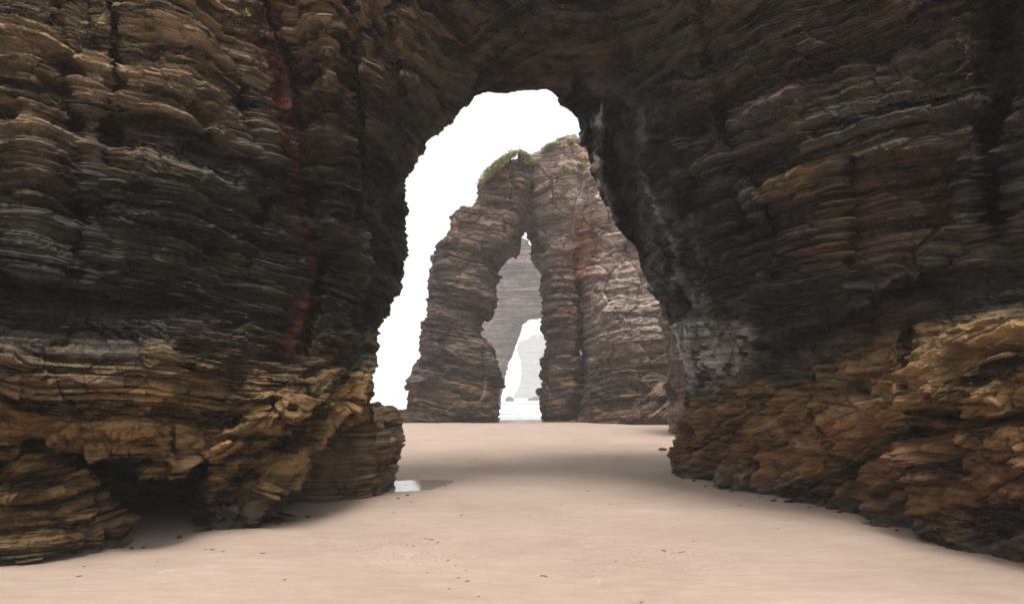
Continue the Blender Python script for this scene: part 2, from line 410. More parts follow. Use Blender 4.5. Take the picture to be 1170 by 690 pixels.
def build_arch():
    NS, NT, NO, NB = 2800, 580, 40, 130
    w = np.linalg.norm(np.diff(IN, axis=0), axis=1) * .8 + np.linalg.norm(np.diff(FR, axis=0), axis=1)
    cw = np.concatenate([[0], np.cumsum(w)]); s = np.interp(np.linspace(0, cw[-1], NS), cw, np.arange(len(IN)))

    def ring(R): return np.stack([np.interp(s, np.arange(len(R)), R[:, k]) for k in (0, 1)], -1)
    rin, rfr, rou = ring(IN), ring(FR), ring(OUT)
    k = 4                                                              # soften the corners of the inner polyline
    ker = np.hanning(2 * k + 3)[1:-1]; ker /= ker.sum()
    rin = np.stack([np.convolve(np.pad(rin[:, c], k, mode='edge'), ker, 'valid') for c in (0, 1)], -1)
    JR = np.stack([rin[:, 0] / 100, rin[:, 1] / 100, rin[:, 0] * 0], -1)
    rin[:, 0] += 7 * fbm(JR, .35, 3, 3.3); rin[:, 1] += 7 * fbm(JR, .35, 3, 9.3)
    t1 = (np.linspace(0, 1, NT) ** 1.12)[:, None, None]
    t2 = np.linspace(0, 1, NO + 1)[1:, None, None] ** 1.3
    Q = np.concatenate([rin[None] * (1 - t1) + rfr[None] * t1, rfr[None] * (1 - t2) + rou[None] * t2], 0)
    px, py = Q[..., 0].copy(), Q[..., 1].copy()
    # the two feet run down into the sand
    D = D0(px, py)
    gy = HY + (CH + .7) * FPX / D                                     # row where the rock would be 0.7 m under the sand
    for side in (0, 1):
        base_s = s if side == 0 else (len(IN) - 1 - s)
        f = np.clip(1 - base_s / 1.0, 0, 1)[None, :]
        py = py * (1 - f) + (gy) * f * 1.0 if side == 0 else py * (1 - f) + gy * f
    J = stack4(px / 100, py / 100, px * 0)[..., :3]
    jx = 5.5 * fbm(J, .22, 3, 3.0) + 3 * fbm(J, .06, 2, 8.0); jy = 5.5 * fbm(J, .22, 3, 13.0) + 3 * fbm(J, .06, 2, 18.0)
    D = D0(px, py) + feat(px, py, jx, jy)
    P = W(px, py, D)
    # behind the inner edge: the passage goes on and then flares out to the rear face
    cen = np.array([0.35, 14.0, 3.0])
    e = P[0]; outd = e - cen; outd[:, 1] = 0
    outd /= np.linalg.norm(outd, axis=1, keepdims=True)
    tb = np.linspace(0, 1, NB + 1)[1:]
    back = 1.6 * tb; fl = .25 * np.minimum(tb * 4, 1) + .8 * tb + 8.0 * np.clip((tb - .3) / .7, 0, 1) ** 1.7
    eye = np.array([0, 0, CH]); st_ = 1 + back[:, None] / e[None, :, 1]
    B = eye + (e[None] - eye) * st_[..., None] + outd[None] * fl[:, None, None]; B[..., 1] -= 1.5 * np.clip((tb - .7) / .3, 0, 1)[:, None]
    base = s * 0; lo = np.minimum(s, len(IN) - 1 - s) < 1.0
    B[..., 2] = np.where(lo[None], np.minimum(B[..., 2], e[None, :, 2]), B[..., 2])
    P = np.concatenate([B[::-1], P], 0)
    px = np.concatenate([np.repeat(px[:1], NB, 0), px], 0); py = np.concatenate([np.repeat(py[:1], NB, 0), py], 0)
    jx = np.concatenate([np.repeat(jx[:1], NB, 0), jx], 0); jy = np.concatenate([np.repeat(jy[:1], NB, 0), jy], 0)
    tback = np.concatenate([tb[::-1], np.zeros(NT + NO)])[:, None] + px * 0
    # smooth normals from a blurred copy of the base
    Ps = P.copy()
    for ax, r in ((0, 11), (1, 22)):
        kk = np.ones(2 * r + 1) / (2 * r + 1)
        c = np.cumsum(np.concatenate([np.repeat(Ps.take([0], ax), r + 1, ax), Ps, np.repeat(Ps.take([-1], ax), r, ax)], ax), axis=ax)
        n_ = P.shape[ax]
        Ps = (c.take(range(2 * r + 1, 2 * r + 1 + n_), ax) - c.take(range(0, n_), ax)) / (2 * r + 1)
    N = normals(Ps)
    mid = N[NB + 200, 560]
    if mid[1] > 0: N = -N; flip = True
    else: flip = False
    P = P.astype(f32); N = N.astype(f32)
    dirn = N * np.array([1, 1, .45], f32); dirn /= np.maximum(np.linalg.norm(dirn, axis=-1, keepdims=True), 1e-6)
    # relief strength by place
    foot = sst(380, 440, py + jx * 4 + 60 * fbm(P, .9, 4, 333., zs=2.)) * (px < 560) + sst(-12, 34, py - np.interp(px, [780, 851, 902, 973, 1019, 1100, 1300], [440, 431, 412, 388, 368, 360, 340]) + jy * 2 + 34 * fbm(P, .7, 4, 333.)) * (px > 640)
    scal = .6 * np.exp(-(dline(px, py, [(372, -60), (378, 160), (385, 250)]) / 24) ** 2)
    amp = 1.0 - .30 * foot + .9 * scal
    amp = amp - .45 * sst(-10, 10, sdpoly(px, py, LINTEL)) - .4 * sst(-8, 8, sdpoly(px, py, CURTAIN)) - .5 * sst(-6, 6, sdpoly(px, py, PANEL))
    dk = np.exp(-(dline(px + jx * 1.5, py, DIKE) / np.interp(py, [0, 120, 320], [24, 15, 12])) ** 2)
    amp = amp * (1 - .3 * dk) * (1 - .35 * sst(-6, 6, sdpoly(px, py, OCH_BLOCK)))
    rightfoot = foot * (px > 640)
    vert = np.clip(1 - N[..., 2] ** 2, 0, 1) ** .9
    vert = .22 + .78 * vert
    ld = sst(640, 470, px).astype(f32)
    d1 = strata(P, 1.0, amp * vert, 1.25, seed=1, dip=(.13 * ld, .09 * ld), rough=1.3)
    t1_ = strata.tone
    # the right-hand foot is bedded on a slant
    d2 = strata(P, .9, vert * .95 * (1 - .35 * sst(-6, 6, sdpoly(px, py, OCH_BLOCK))), .9, dip=(-.30, .42), scales=(.7, .27, .12, .05), seed=4, rough=1.7)
    d = d1 * (1 - rightfoot) + d2 * rightfoot
    quiet = 1 - .6 * dk
    # the leaning slab of the left foot: beds on a slant of their own
    slab = sst(-14, 10, sdpoly(px, py, SLAB_C)) * (tback <= 0)
    t2_ = strata.tone
    d3 = strata(P, 1.0, .62 * vert, 1.0, dip=(-.62, -.52), scales=(.6, .21, .09, .04), seed=6, rough=1.7)
    d = d * (1 - slab) + (d3 - .02) * slab
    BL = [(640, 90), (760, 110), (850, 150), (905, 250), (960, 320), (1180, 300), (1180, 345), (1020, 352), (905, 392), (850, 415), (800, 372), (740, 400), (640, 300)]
    black = sst(-40, 30, sdpoly(px, py, BL) + 14 * fbm(P, .6, 3, 71.)) * (px > 600)  # black wet rock; also puts curtain and recess shade into the colour
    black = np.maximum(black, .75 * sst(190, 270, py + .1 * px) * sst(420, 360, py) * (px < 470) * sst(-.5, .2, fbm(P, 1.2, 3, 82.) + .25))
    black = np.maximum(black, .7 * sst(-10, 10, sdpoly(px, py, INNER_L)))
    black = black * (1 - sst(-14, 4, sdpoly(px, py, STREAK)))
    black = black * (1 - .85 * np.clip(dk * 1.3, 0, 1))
    gloss = black * sst(-.15, .25, fbm(P, .5, 3, 505.))
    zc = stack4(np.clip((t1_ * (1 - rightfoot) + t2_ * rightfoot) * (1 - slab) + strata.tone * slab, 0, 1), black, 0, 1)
    d = d + quiet * ((.45 + .55 * foot) * blocks(P, .95, .55, 3.0, tilt=.30) + (.40 + .60 * foot) * blocks(P, .34, .5, 8.0, tilt=.30, cw=.05))
    rim = np.zeros(n_rows := P.shape[0]); rim = np.exp(-((np.arange(n_rows) - NB) / np.where(np.arange(n_rows) > NB, 22, 60)) ** 2)[:, None]
    d = d * (1 - .6 * rim) - .04 * rim
    d = d + foot * .018 * fbm(P, .06, 2, 55.)
    # keep the ragged inner edge near its place
    P2 = P + dirn * d[..., None]
    # ---------------- colour zones
    n1 = fbm(P, 1.1, 4, 101., zs=2.5); n2 = fbm(P, .35, 3, 140., zs=2.0); n3 = fbm(P, 2.4, 3, 170.)
    left = px < 560
    brown_l = sst(250, 60, py + 60 * n1 + .25 * (px - 130)) * .95 + .25 * sst(.1, .5, n1)
    vein = sst(.25, .6, n1 + .4 * n2)
    brown_r = .30 * sst(.0, .5, n1) * sst(380, 250, py) + .55 * np.exp(-(dline(px, py, [(915, 225), (925, 285)]) / 42) ** 2) + .25 * sst(60, -40, py)
    brown = np.where(left, brown_l + .25 * sst(330, 400, px) * sst(.0, .4, n1), brown_r)
    brown = np.maximum(brown, .55 * sst(-8, 14, sdpoly(px, py, LINTEL)) * sst(-.4, .3, n1))
    brown = np.clip(brown, 0, 1) * (1 - foot)
    footc = np.maximum(foot * .6, np.where(left, sst(350, 480, py + 90 * n1 + 40 * n2), sst(-45, 45, py - np.interp(px, [780, 851, 902, 973, 1019, 1100, 1300], [445, 436, 417, 393, 372, 362, 340]) + 55 * n1 + 25 * n2) * (px > 640)))
    blackfoot = sst(.55, .14, P[..., 2] + .30 * n1 + .15 * n2)          # mussels and weed right above the sand
    ochre = np.clip(footc * (.78 + .5 * n1 + .25 * n2), 0, 1) * (1 - .9 * blackfoot)
    ochre = np.maximum(ochre, .7 * np.exp(-(dline(px, py, [(905, 215), (925, 285)]) / 30) ** 2) * sst(-.2, .3, n2))
    # redder and darker low on the right
    red = np.maximum(np.clip(1.3 * dk, 0, 1) * sst(-.6, .1, n1 + .8 * n2 + .15), .32 * rightfoot * sst(455, 500, py + 30 * n1) * (1 - blackfoot))
    red = np.maximum(red, .35 * sst(.15, .45, n2) * (px > 780) * (1 - foot)); red = np.maximum(red, .2 * sst(-6, 6, sdpoly(px, py, PANEL)))
    wet = np.maximum(.25 + .35 * sst(150, 300, py) * (1 - foot), np.maximum(.45 * sst(-12, 12, sdpoly(px, py, CURTAIN)), .5 * sst(-12, 12, sdpoly(px, py, INNER_L))))
    wet = np.maximum(wet, .9 * sst(-10, 10, sdpoly(px, py, STREAK))) * (1 - .8 * foot) + .7 * blackfoot * foot
    wet = np.where(tback > 0, .4, wet)
    pale = sst(-10, 6, sdpoly(px, py, STREAK)) * sst(-.35, .15, fbm(P * np.array([1, 1, .35], f32), .14, 3, 201.)) * 1.0 * sst(360, 372, py) * sst(455, 415, py + 20 * n2)  # pale streaks paint the wet shine of this wall into the colour
    pale = np.maximum(pale, .55 * np.exp(-(dline(px, py, [(686, 130), (684, 175), (676, 200)]) / 7) ** 2) * sst(-.2, .2, n2))  # painted glint of sky on the wet rim
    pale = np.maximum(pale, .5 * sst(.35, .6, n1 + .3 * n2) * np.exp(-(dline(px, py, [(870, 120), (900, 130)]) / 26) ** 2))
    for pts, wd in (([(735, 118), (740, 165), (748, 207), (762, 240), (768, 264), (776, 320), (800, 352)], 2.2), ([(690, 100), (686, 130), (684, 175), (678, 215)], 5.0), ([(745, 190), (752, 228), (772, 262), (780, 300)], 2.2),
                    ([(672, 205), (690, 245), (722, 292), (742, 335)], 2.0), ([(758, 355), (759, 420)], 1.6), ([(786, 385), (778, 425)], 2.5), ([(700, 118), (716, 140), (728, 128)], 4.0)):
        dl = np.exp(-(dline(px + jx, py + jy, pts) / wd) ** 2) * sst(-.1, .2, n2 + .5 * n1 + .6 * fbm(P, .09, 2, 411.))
        pale = np.maximum(pale, .95 * dl); wet = np.maximum(wet, dl)  # edge glints of reflected sky painted pale, with glossy roughness on top
    ochre = np.where(sst(-10, 6, sdpoly(px, py, STREAK)) * (py < 455) > .5, 0, ochre)
    green = .35 * sst(.05, .5, n3 + .3 * n1) * (1 - foot) * left 
    barn = foot * .8
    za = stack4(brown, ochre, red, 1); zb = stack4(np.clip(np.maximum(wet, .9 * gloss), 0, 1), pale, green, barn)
    n, m = P.shape[:2]
    root = empty('rock_arch', (0, 12, 0))
    tag(root, 'huge dark bedded rock arch framing the beach, nearest of the arches', 'rock arch')
    # pier, crown, pier: one continuous rock, cut along radial lines
    cuts = [0, int(np.searchsorted(s, 7.6)), int(np.searchsorted(s, 14.6)), NS - 1]
    names = [('rock_pier', 'layered pier of dark beds over an ochre foot with a rusty red vein'), ('rock_vault', None), ('rock_pier', 'dark wet pier above a slanting rusty ochre ledge')]
    for c in range(3):
        a, b_ = cuts[c], cuts[c + 1] + 1
        sl = np.s_[:, a:b_]
        V = P2[sl]
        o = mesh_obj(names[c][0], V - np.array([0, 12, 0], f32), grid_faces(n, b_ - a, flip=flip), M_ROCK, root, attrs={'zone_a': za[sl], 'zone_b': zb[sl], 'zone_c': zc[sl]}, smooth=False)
        if names[c][1]: o['label'] = names[c][1]
    return root


arch = build_arch()


# ------------------------------------------------------------------ lofted rocks (stacked plan outlines)
def loft(name, lv, mat=M_ROCK, parent=None, nz=300, na=400, k=1.0, amp=1.0, ex=2.8, zones=None, off=(0, 0, 0), seed=2, cap=.35, dip=(0, 0), rough=1.0, jag=0.0, scales=(0.38, 0.115, 0.058, 0.028), big=.07, bias=-.03, blk=.45):
    """lv: (row, left column, right column, front depth, back depth), from the sand up; columns and rows measured at the front depth."""
    lv = np.array(lv, float)
    nf = lv[:, 3] + .2 * (lv[:, 4] - lv[:, 3]); bk = lv[:, 3] + .8 * (lv[:, 4] - lv[:, 3])   # a side turned to the view axis shows its rear corner
    z = CH + (HY - lv[:, 0]) / FPX * lv[:, 3]
    xl = (lv[:, 1] - CX) / FPX * np.where(lv[:, 1] < CX, nf, bk); xr = (lv[:, 2] - CX) / FPX * np.where(lv[:, 2] > CX, nf, bk)
    o_ = np.argsort(z); z, xl, xr, yf, yb = z[o_], xl[o_], xr[o_], lv[o_, 3], lv[o_, 4]
    ncap = max(6, nz // 8)
    zz = np.linspace(z[0], z[-1], nz)

    def it(v):
        r = np.interp(zz, z, v); kk = np.hanning(max(3, nz // 40) | 1); kk /= kk.sum()
        h = len(kk) // 2
        return np.convolve(np.pad(r, h, mode='edge'), kk, 'valid')
    XL, XR, YF, YB = it(xl), it(xr), it(yf), it(yb)
    sc = np.ones(nz)
    q = np.linspace(0, 1, ncap + 1)[1:]
    hcap = cap * (XR[-1] - XL[-1])
    ZZ = np.concatenate([zz, zz[-1] + hcap * np.sin(q * math.pi / 2)]); SCL = np.concatenate([sc, np.cos(q * math.pi / 2) * .999 + .001])
    XL, XR, YF, YB = (np.concatenate([v, np.full(ncap, v[-1])]) for v in (XL, XR, YF, YB))
    # more points on the side facing the viewer
    a = np.linspace(0, 2 * math.pi, na, endpoint=False); a = a + .45 * np.sin(a)
    a = a + math.pi / 2                                               # a = -pi/2 is the front
    ca = np.sign(np.cos(a)) * np.abs(np.cos(a)) ** (2 / ex); sa = np.sign(np.sin(a)) * np.abs(np.sin(a)) ** (2 / ex)
    cx = (XL + XR) / 2; cy = (YF + YB) / 2; rx = (XR - XL) / 2 * SCL; ry = (YB - YF) / 2 * SCL
    P = np.stack([cx[:, None] + rx[:, None] * ca, cy[:, None] + ry[:, None] * sa, np.broadcast_to(ZZ[:, None], (len(ZZ), na))], -1)
    N = normals(P, True)
    c0 = P - np.stack([cx[:, None] + 0 * ca, cy[:, None] + 0 * ca, P[..., 2]], -1)
    if (N * c0).sum(-1)[:nz].mean() < 0: N = -N; flip = True
    else: flip = False
    P = P.astype(f32); N = N.astype(f32)
    Dn = N * np.array([1, 1, .5], f32); Dn /= np.maximum(np.linalg.norm(Dn, axis=-1, keepdims=True), 1e-6)
    d = strata(P, k, amp, 1.0, seed=seed, dip=dip, rough=rough, scales=scales, big=big) + bias * k
    zc = stack4(np.clip(strata.tone, 0, 1), 0, 0, 1)
    if jag: d = d + jag * fbm(P, 3.2 * k, 3, 91.)
    d = d + blk * (blocks(P, 1.3 * k, .7, 2.0) + .8 * blocks(P, .45 * k, .6, 5.0, cw=.05))
    P2 = P + Dn * (d * np.minimum(1, .15 + SCL * 1.2)[:, None])[..., None]
    ppx = CX + P[..., 0] / P[..., 1] * FPX; ppy = HY - (P[..., 2] - CH) / P[..., 1] * FPX
    n1 = fbm(P, 1.1 * k, 4, 101., zs=2.5); n2 = fbm(P, .35 * k, 3, 140.)
    za, zb = (np.broadcast_to(q_, P.shape[:-1] + (4,)) for q_ in zones(P, ppx, ppy, n1, n2))
    return mesh_obj(name, P2 - np.array(off, f32), grid_faces(len(ZZ), na, True, flip), mat, parent, attrs={'zone_a': za, 'zone_b': zb, 'zone_c': zc}, smooth=False)


def z_foot(P, px, py, n1, n2):
    bf = sst(.28, .08, P[..., 2] + .2 * n1)
    return stack4(.3, np.clip(.85 + .3 * n1, 0, 1) * (1 - .85 * bf), .25 * sst(0, .4, n1), 1), stack4(.2 + .5 * bf, 0, .1, .8)


def z_darkfoot(P, px, py, n1, n2):
    bf = sst(.5, .1, P[..., 2] + .3 * n1)
    return stack4(.35, np.clip(.16 + .4 * n1, 0, 1) * (1 - .9 * bf), .2, 1), stack4(.3 + .4 * bf, 0, .05, .5)


off = (-5.5, 7.5, 0)
o = loft('boulder', [(668, -330, 138, 6.9, 8.3), (625, -330, 136, 6.9, 8.3), (600, -330, 130, 6.9, 8.3), (575, -330, 112, 6.9, 8.3), (545, -330, 88, 6.95, 8.3), (520, -330, 58, 7.0, 8.3),
                     (495, -330, 30, 7.05, 8.3), (470, -330, 4, 7.1, 8.3), (440, -330, -40, 7.15, 8.3)], M_ROCK, None, 330, 900, 1.0, 1.0, 4.5, z_foot, off, 3, rough=1.9, big=.12, bias=-.08, blk=.9)
o.location = off; tag(o, 'ochre boulder at the near left edge, sloping down to the sand', 'boulder')
off = (-2.4, 12, 0)
o = loft('boulder', [(612, 325, 446, 11.2, 14.0), (575, 328, 446, 11.2, 14.0), (550, 335, 452, 11.2, 14), (520, 345, 458, 11.25, 14), (495, 360, 459, 11.3, 14), (480, 378, 456, 11.4, 13.9), (472, 392, 450, 11.5, 13.9)],
         M_ROCK, None, 260, 700, .9, .45, 3.6, z_darkfoot, off, 5, cap=.1, rough=1.7)
o.location = off; tag(o, 'squat brown boulder wedged behind the layered pier next to the tide pool', 'boulder')


def z_dark(P, px, py, n1, n2):
    return stack4(.45 * sst(-.3, .3, n1), .0, .1, 1), stack4(.5, .15 * sst(0, .4, n2), 0, 0)


loft('rock_pillar', [(508, 768, 850, 28, 33), (490, 768, 850, 28, 33), (470, 766, 850, 28, 33), (420, 760, 850, 28, 33), (380, 757, 850, 28, 33), (345, 752, 850, 28.1, 33), (250, 770, 870, 28.5, 34), (100, 790, 900, 29, 34)],
     M_MID, arch, 300, 400, 1.6, .4, 3.0, z_dark, (0, 12, 0), 6)['label'] = 'smooth grey rock at the far end of the passage'

# ------------------------------------------------------------------ middle arch
mid = empty('rock_arch', (-1, 45, 0))
tag(mid, 'brown sunlit sea arch with grassy top and narrow slit, seen through the opening', 'rock arch')
OM = (-1, 45, 0)


def z_midleg(P, px, py, n1, n2):
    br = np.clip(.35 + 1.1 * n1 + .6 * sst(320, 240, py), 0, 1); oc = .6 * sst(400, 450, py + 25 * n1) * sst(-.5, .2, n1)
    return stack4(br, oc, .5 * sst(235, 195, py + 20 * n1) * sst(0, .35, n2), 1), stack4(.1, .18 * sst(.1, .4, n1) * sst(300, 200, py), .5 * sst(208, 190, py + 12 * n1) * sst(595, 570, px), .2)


def z_midright(P, px, py, n1, n2):
    top = sst(480, 200, py + 20 * n1)
    oc = .7 * sst(400, 445, py + 25 * n1) * sst(-.6, .1, n1)
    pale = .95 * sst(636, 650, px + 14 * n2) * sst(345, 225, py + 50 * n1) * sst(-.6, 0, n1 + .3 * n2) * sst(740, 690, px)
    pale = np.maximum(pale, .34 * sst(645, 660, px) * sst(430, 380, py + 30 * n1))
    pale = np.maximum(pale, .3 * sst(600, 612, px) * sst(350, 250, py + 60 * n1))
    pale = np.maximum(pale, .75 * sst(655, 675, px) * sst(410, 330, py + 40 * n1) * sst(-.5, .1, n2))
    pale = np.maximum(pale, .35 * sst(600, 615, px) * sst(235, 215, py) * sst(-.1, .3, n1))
    red = .95 * np.exp(-((px - 668 - 12 * n1) / 20) ** 2) * sst(230, 255, py + 20 * n2) * sst(345, 300, py + 30 * n1)
    red = np.maximum(red, .8 * np.exp(-((px - 663) / 12) ** 2 - ((py - 178) / 14) ** 2))
    red = np.maximum(red, .5 * np.exp(-((px - 655) / 12) ** 2 - ((py - 350) / 30) ** 2))
    return stack4(np.clip(.5 + n1, 0, 1), oc, red, 1), stack4(.1, pale * (1 - .9 * red), .3 * sst(165, 150, py), .2)


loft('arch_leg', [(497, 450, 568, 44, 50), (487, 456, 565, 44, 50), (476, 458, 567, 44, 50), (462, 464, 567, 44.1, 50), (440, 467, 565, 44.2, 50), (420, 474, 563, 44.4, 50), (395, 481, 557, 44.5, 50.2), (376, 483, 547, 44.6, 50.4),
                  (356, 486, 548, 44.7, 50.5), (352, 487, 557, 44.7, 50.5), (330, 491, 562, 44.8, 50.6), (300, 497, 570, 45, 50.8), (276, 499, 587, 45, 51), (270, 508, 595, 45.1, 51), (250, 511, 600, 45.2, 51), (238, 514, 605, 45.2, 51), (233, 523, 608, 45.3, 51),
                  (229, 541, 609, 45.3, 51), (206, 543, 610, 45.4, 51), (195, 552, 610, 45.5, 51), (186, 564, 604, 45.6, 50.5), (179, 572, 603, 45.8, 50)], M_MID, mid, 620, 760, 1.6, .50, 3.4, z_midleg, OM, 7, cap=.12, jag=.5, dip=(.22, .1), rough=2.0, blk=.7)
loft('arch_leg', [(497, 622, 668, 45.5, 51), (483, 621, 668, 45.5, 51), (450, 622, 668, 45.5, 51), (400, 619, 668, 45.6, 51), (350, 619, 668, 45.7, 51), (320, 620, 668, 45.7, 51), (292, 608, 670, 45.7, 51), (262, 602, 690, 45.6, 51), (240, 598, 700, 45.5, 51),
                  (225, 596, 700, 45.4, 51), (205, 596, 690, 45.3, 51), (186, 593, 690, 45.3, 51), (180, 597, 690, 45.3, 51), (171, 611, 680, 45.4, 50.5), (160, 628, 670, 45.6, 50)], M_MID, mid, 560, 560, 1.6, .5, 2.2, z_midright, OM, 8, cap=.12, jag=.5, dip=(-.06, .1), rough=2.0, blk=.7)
loft('rock_buttress', [(500, 655, 840, 42.0, 54), (485, 656, 840, 42.0, 54), (440, 657, 840, 42.1, 54), (400, 660, 840, 42.3, 54), (360, 656, 840, 42.7, 54), (345, 652, 840, 43.4, 54), (320, 655, 840, 43.7, 54), (290, 652, 840, 44, 54),
                       (250, 646, 840, 44.3, 54), (215, 642, 840, 44.6, 54), (190, 641, 840, 44.9, 54), (175, 642, 835, 45.1, 54), (162, 643, 830, 45.4, 54), (154, 648, 825, 45.8, 54), (147, 660, 800, 46, 54)], M_MID, mid, 620, 900, 1.5, .55, 3.4, z_midright, OM, 9, cap=.04, jag=.6, dip=(-.05, .08), rough=2.0, blk=.8)
off = (7.5, 42, 0)
o = loft('boulder', [(503, 702, 790, 40.5, 45), (489, 704, 790, 40.5, 45), (475, 711, 788, 40.6, 45), (460, 722, 786, 40.7, 45), (445, 738, 784, 40.8, 45), (434, 752, 780, 41, 45)], M_MID, None, 200, 400, 1.6, .8, 2.6,
         lambda P, px, py, n1, n2: (stack4(np.clip(.5 + n1, 0, 1), .5 * sst(-.3, .3, n2), .2, 1), stack4(.3, 0, 0, .3)), off, 10, dip=(-.75, 0))
o.location = off; tag(o, 'brown slanting boulder leaning against the foot of the sunlit arch', 'boulder')

# ------------------------------------------------------------------ far arch, sea stack, sea rocks
OFAR = (0, 160, 0)
far = empty('rock_arch', OFAR)
tag(far, 'hazy grey arch standing beyond the slit of the nearer arch', 'rock arch')


def z_far(P, px, py, n1, n2):
    return stack4(np.clip(.3 + n1, 0, 1), 0, .1, 1), stack4(0, .05, 0, 0)


loft('arch_leg', [(475, 540, 571, 150, 172), (450, 541, 572, 150, 172), (430, 541, 576, 150, 172), (400, 541, 585, 150, 172), (380, 541, 590, 150, 172), (362, 541, 597, 150, 172), (355, 542, 606, 150, 172), (351, 543, 632, 150, 172),
                  (340, 545, 650, 150, 172), (320, 553, 640, 150, 172), (300, 562, 628, 150, 172), (288, 570, 618, 151, 171), (279, 578, 612, 152, 170), (274, 584, 606, 153, 169)], M_MID, far, 420, 420, 4.2, .5, 2.8, z_far, OFAR, 11, cap=.1, jag=.3, blk=.22)
loft('arch_leg', [(475, 640, 720, 151, 172), (350, 632, 720, 151, 172), (300, 610, 700, 152, 172)], M_MID, far, 200, 300, 4.2, .7, 2.8, z_far, OFAR, 12, cap=.1)
off = (17, 660, 0)
o = loft('sea_stack', [(458, 586, 660, 650, 700), (452, 588, 660, 650, 700), (440, 594, 660, 650, 700), (425, 596, 655, 650, 700), (410, 595, 652, 650, 700), (395, 591, 650, 650, 700), (389, 593, 648, 650, 700), (387, 602, 646, 650, 700), (383, 606, 640, 650, 700)],
         M_MID, None, 150, 200, 5, .8, 6, z_far, off, 13, cap=.05, blk=.15)
o.location = off; tag(o, 'pale sea stack almost lost in the mist above the surf', 'sea stack')


def z_blk(P, px, py, n1, n2):
    return stack4(.5, 0, 0, 1), stack4(.4, 0, 0, 0)


for (a, b_, yb_, yt, d, lab) in ((576, 588, 457.5, 453, 260, 'small dark sea rock awash in the surf in front of the misty stack'), (601, 622, 457.5, 453.5, 300, 'low faint sea rock just left of the slender arch leg, in the surf'),
                               (447, 461, 455, 453, 700, 'low faint sea rock far out on the water left of the sunlit arch')):
    off = ((a + b_) / 2 - CX, 0, 0); off = (off[0] / FPX * d, d + 1, 0)
    w = b_ - a
    o = loft('sea_rock', [(yb_ + 3, a, b_, d, d + 4), (yb_, a + .5, b_ - .5, d, d + 4), ((yb_ + yt) / 2, a + w * .12, b_ - w * .1, d, d + 4), (yt, a + w * .35, b_ - w * .35, d, d + 4)], M_MID, None, 60, 120, 1.6, .4, 2.2, z_blk, off, 14, cap=.1)
    o.location = off; tag(o, lab, 'sea rock')

# ------------------------------------------------------------------ sand
HOLES = []


def sand_z(x, y):
    P = np.stack([x, y, x * 0], -1)
    z = .06 * fbm(P, 3.5, 2, 9.) + .022 * fbm(P * np.array([.7, 1, 1]), .8, 3, 21.)
    z = z * sst(60, 30, y) - 1.4 * sst(44.2, 90, y) ** .8 * (y > 44.2)
    g = lambda cx, cy, sx, sy, h: h * np.exp(-((x - cx) / sx) ** 2 - ((y - cy) / sy) ** 2)
    z = z + g(-2.1, 13.5, .85, .85, -.13) + g(-1.9, 13.5, 1.2, 1.0, 1) * .05 * fbm(P, .45, 3, 66.) + g(-1.5, 14.3, 1.0, .35, -.03)   # tide pool
    z = z + g(-4.3, 8.2, .5, .45, -.10) + g(-3.2, 10.2, .9, .6, -.09) + g(-3.6, 8.4, .9, .35, .07) + g(3.2, 14.6, .8, .5, -.06)
    z = z + g(-5.2, 6.6, 1.4, .25, .03) + g(-2.0, 10.0, 1.3, .5, .04)
    for j in range(26):                                               # one line of old footprints wandering up the beach
        t = j / 25; fx_ = .95 - 1.5 * t + .12 * math.sin(9 * t) + (.11 if j % 2 else -.11); fy_ = 5.2 + 13 * t
        z = z + g(fx_, fy_, .055, .13, -.016) + g(fx_, fy_ + .16, .07, .05, .006)
    # wind-blown ripples and trampled patches
    z = z + .007 * fbm(P * np.array([.5, 1.6, 1]), .16, 2, 2.)
    for cx, cy, r, n_ in ((-.9, 7.6, .75, 1), (1.7, 7.4, .8, 2), (-1.8, 7.9, .5, 3), (1.0, 9.6, .8, 4), (-3.3, 6.5, .4, 5)):
        m = np.exp(-((x - cx) ** 2 + (y - cy) ** 2) / r ** 2)
        q = fbm(P, .085, 2, 300. + n_)
        z = z - .03 * m * sst(.25, .5, q)
    return z


ys = np.concatenate([np.linspace(-120, 3.5, 40)[:-1], np.geomspace(3.5, 24, 900)[:-1], np.geomspace(24, 60, 160)[:-1], np.geomspace(60, 1400, 60)])
us = np.sinh(np.linspace(-1, 1, 1301) * 2.6) / math.sinh(2.6)
halfw = 1400.0
near = np.linspace(-1, 1, 1301) * .95
yy = np.maximum(ys, 3.5)
wgt = np.abs(np.linspace(-1, 1, 1301)) ** 9
X = near[None, :] * yy[:, None] * (1 - wgt)[None, :] + np.sign(near)[None, :] * wgt[None, :] * halfw
Y = np.broadcast_to(ys[:, None], X.shape).copy()
Z = sand_z(X, Y)
ms, nt, b = new_mat('beach_sand'); g = G(nt)
P_ = g.n('ShaderNodeTexCoord').outputs['Object']
n1 = g.noise(P_, .55, 5, .6); n2 = g.noise(g.scale(P_, (1, 2.2, 1)), 2.4, 6, .6); n3 = g.noise(P_, 160, 3, .7); n4 = g.noise(P_, 22, 5, .7)
v = g.m('ADD', g.m('MULTIPLY', n1, .5), g.m('ADD', g.m('MULTIPLY', n2, .3), g.m('MULTIPLY', n4, .2)))
c = g.mix(g.ramp(v, .35, .65), (.215, .157, .123), (.312, .24, .192))
c = g.mix(g.m('MULTIPLY', g.ramp(n3, .35, .7), .3), c, (.42, .32, .25))
c = g.mix(g.m('MULTIPLY', g.ramp(n3, .40, .30), .5), c, (.20, .13, .09))
wetm = g.attr('zone_a')[0]
c = g.mix(g.m('MULTIPLY', wetm, .8), c, (.16, .12, .09))
crumbs = g.m('MULTIPLY', g.ramp(g.noise(P_, 30, 3, .6), .70, .73), g.ramp(g.noise(P_, 1.1, 3, .6), .50, .60))
c = g.mix(g.m('MULTIPLY', crumbs, .7), c, (.07, .045, .03))
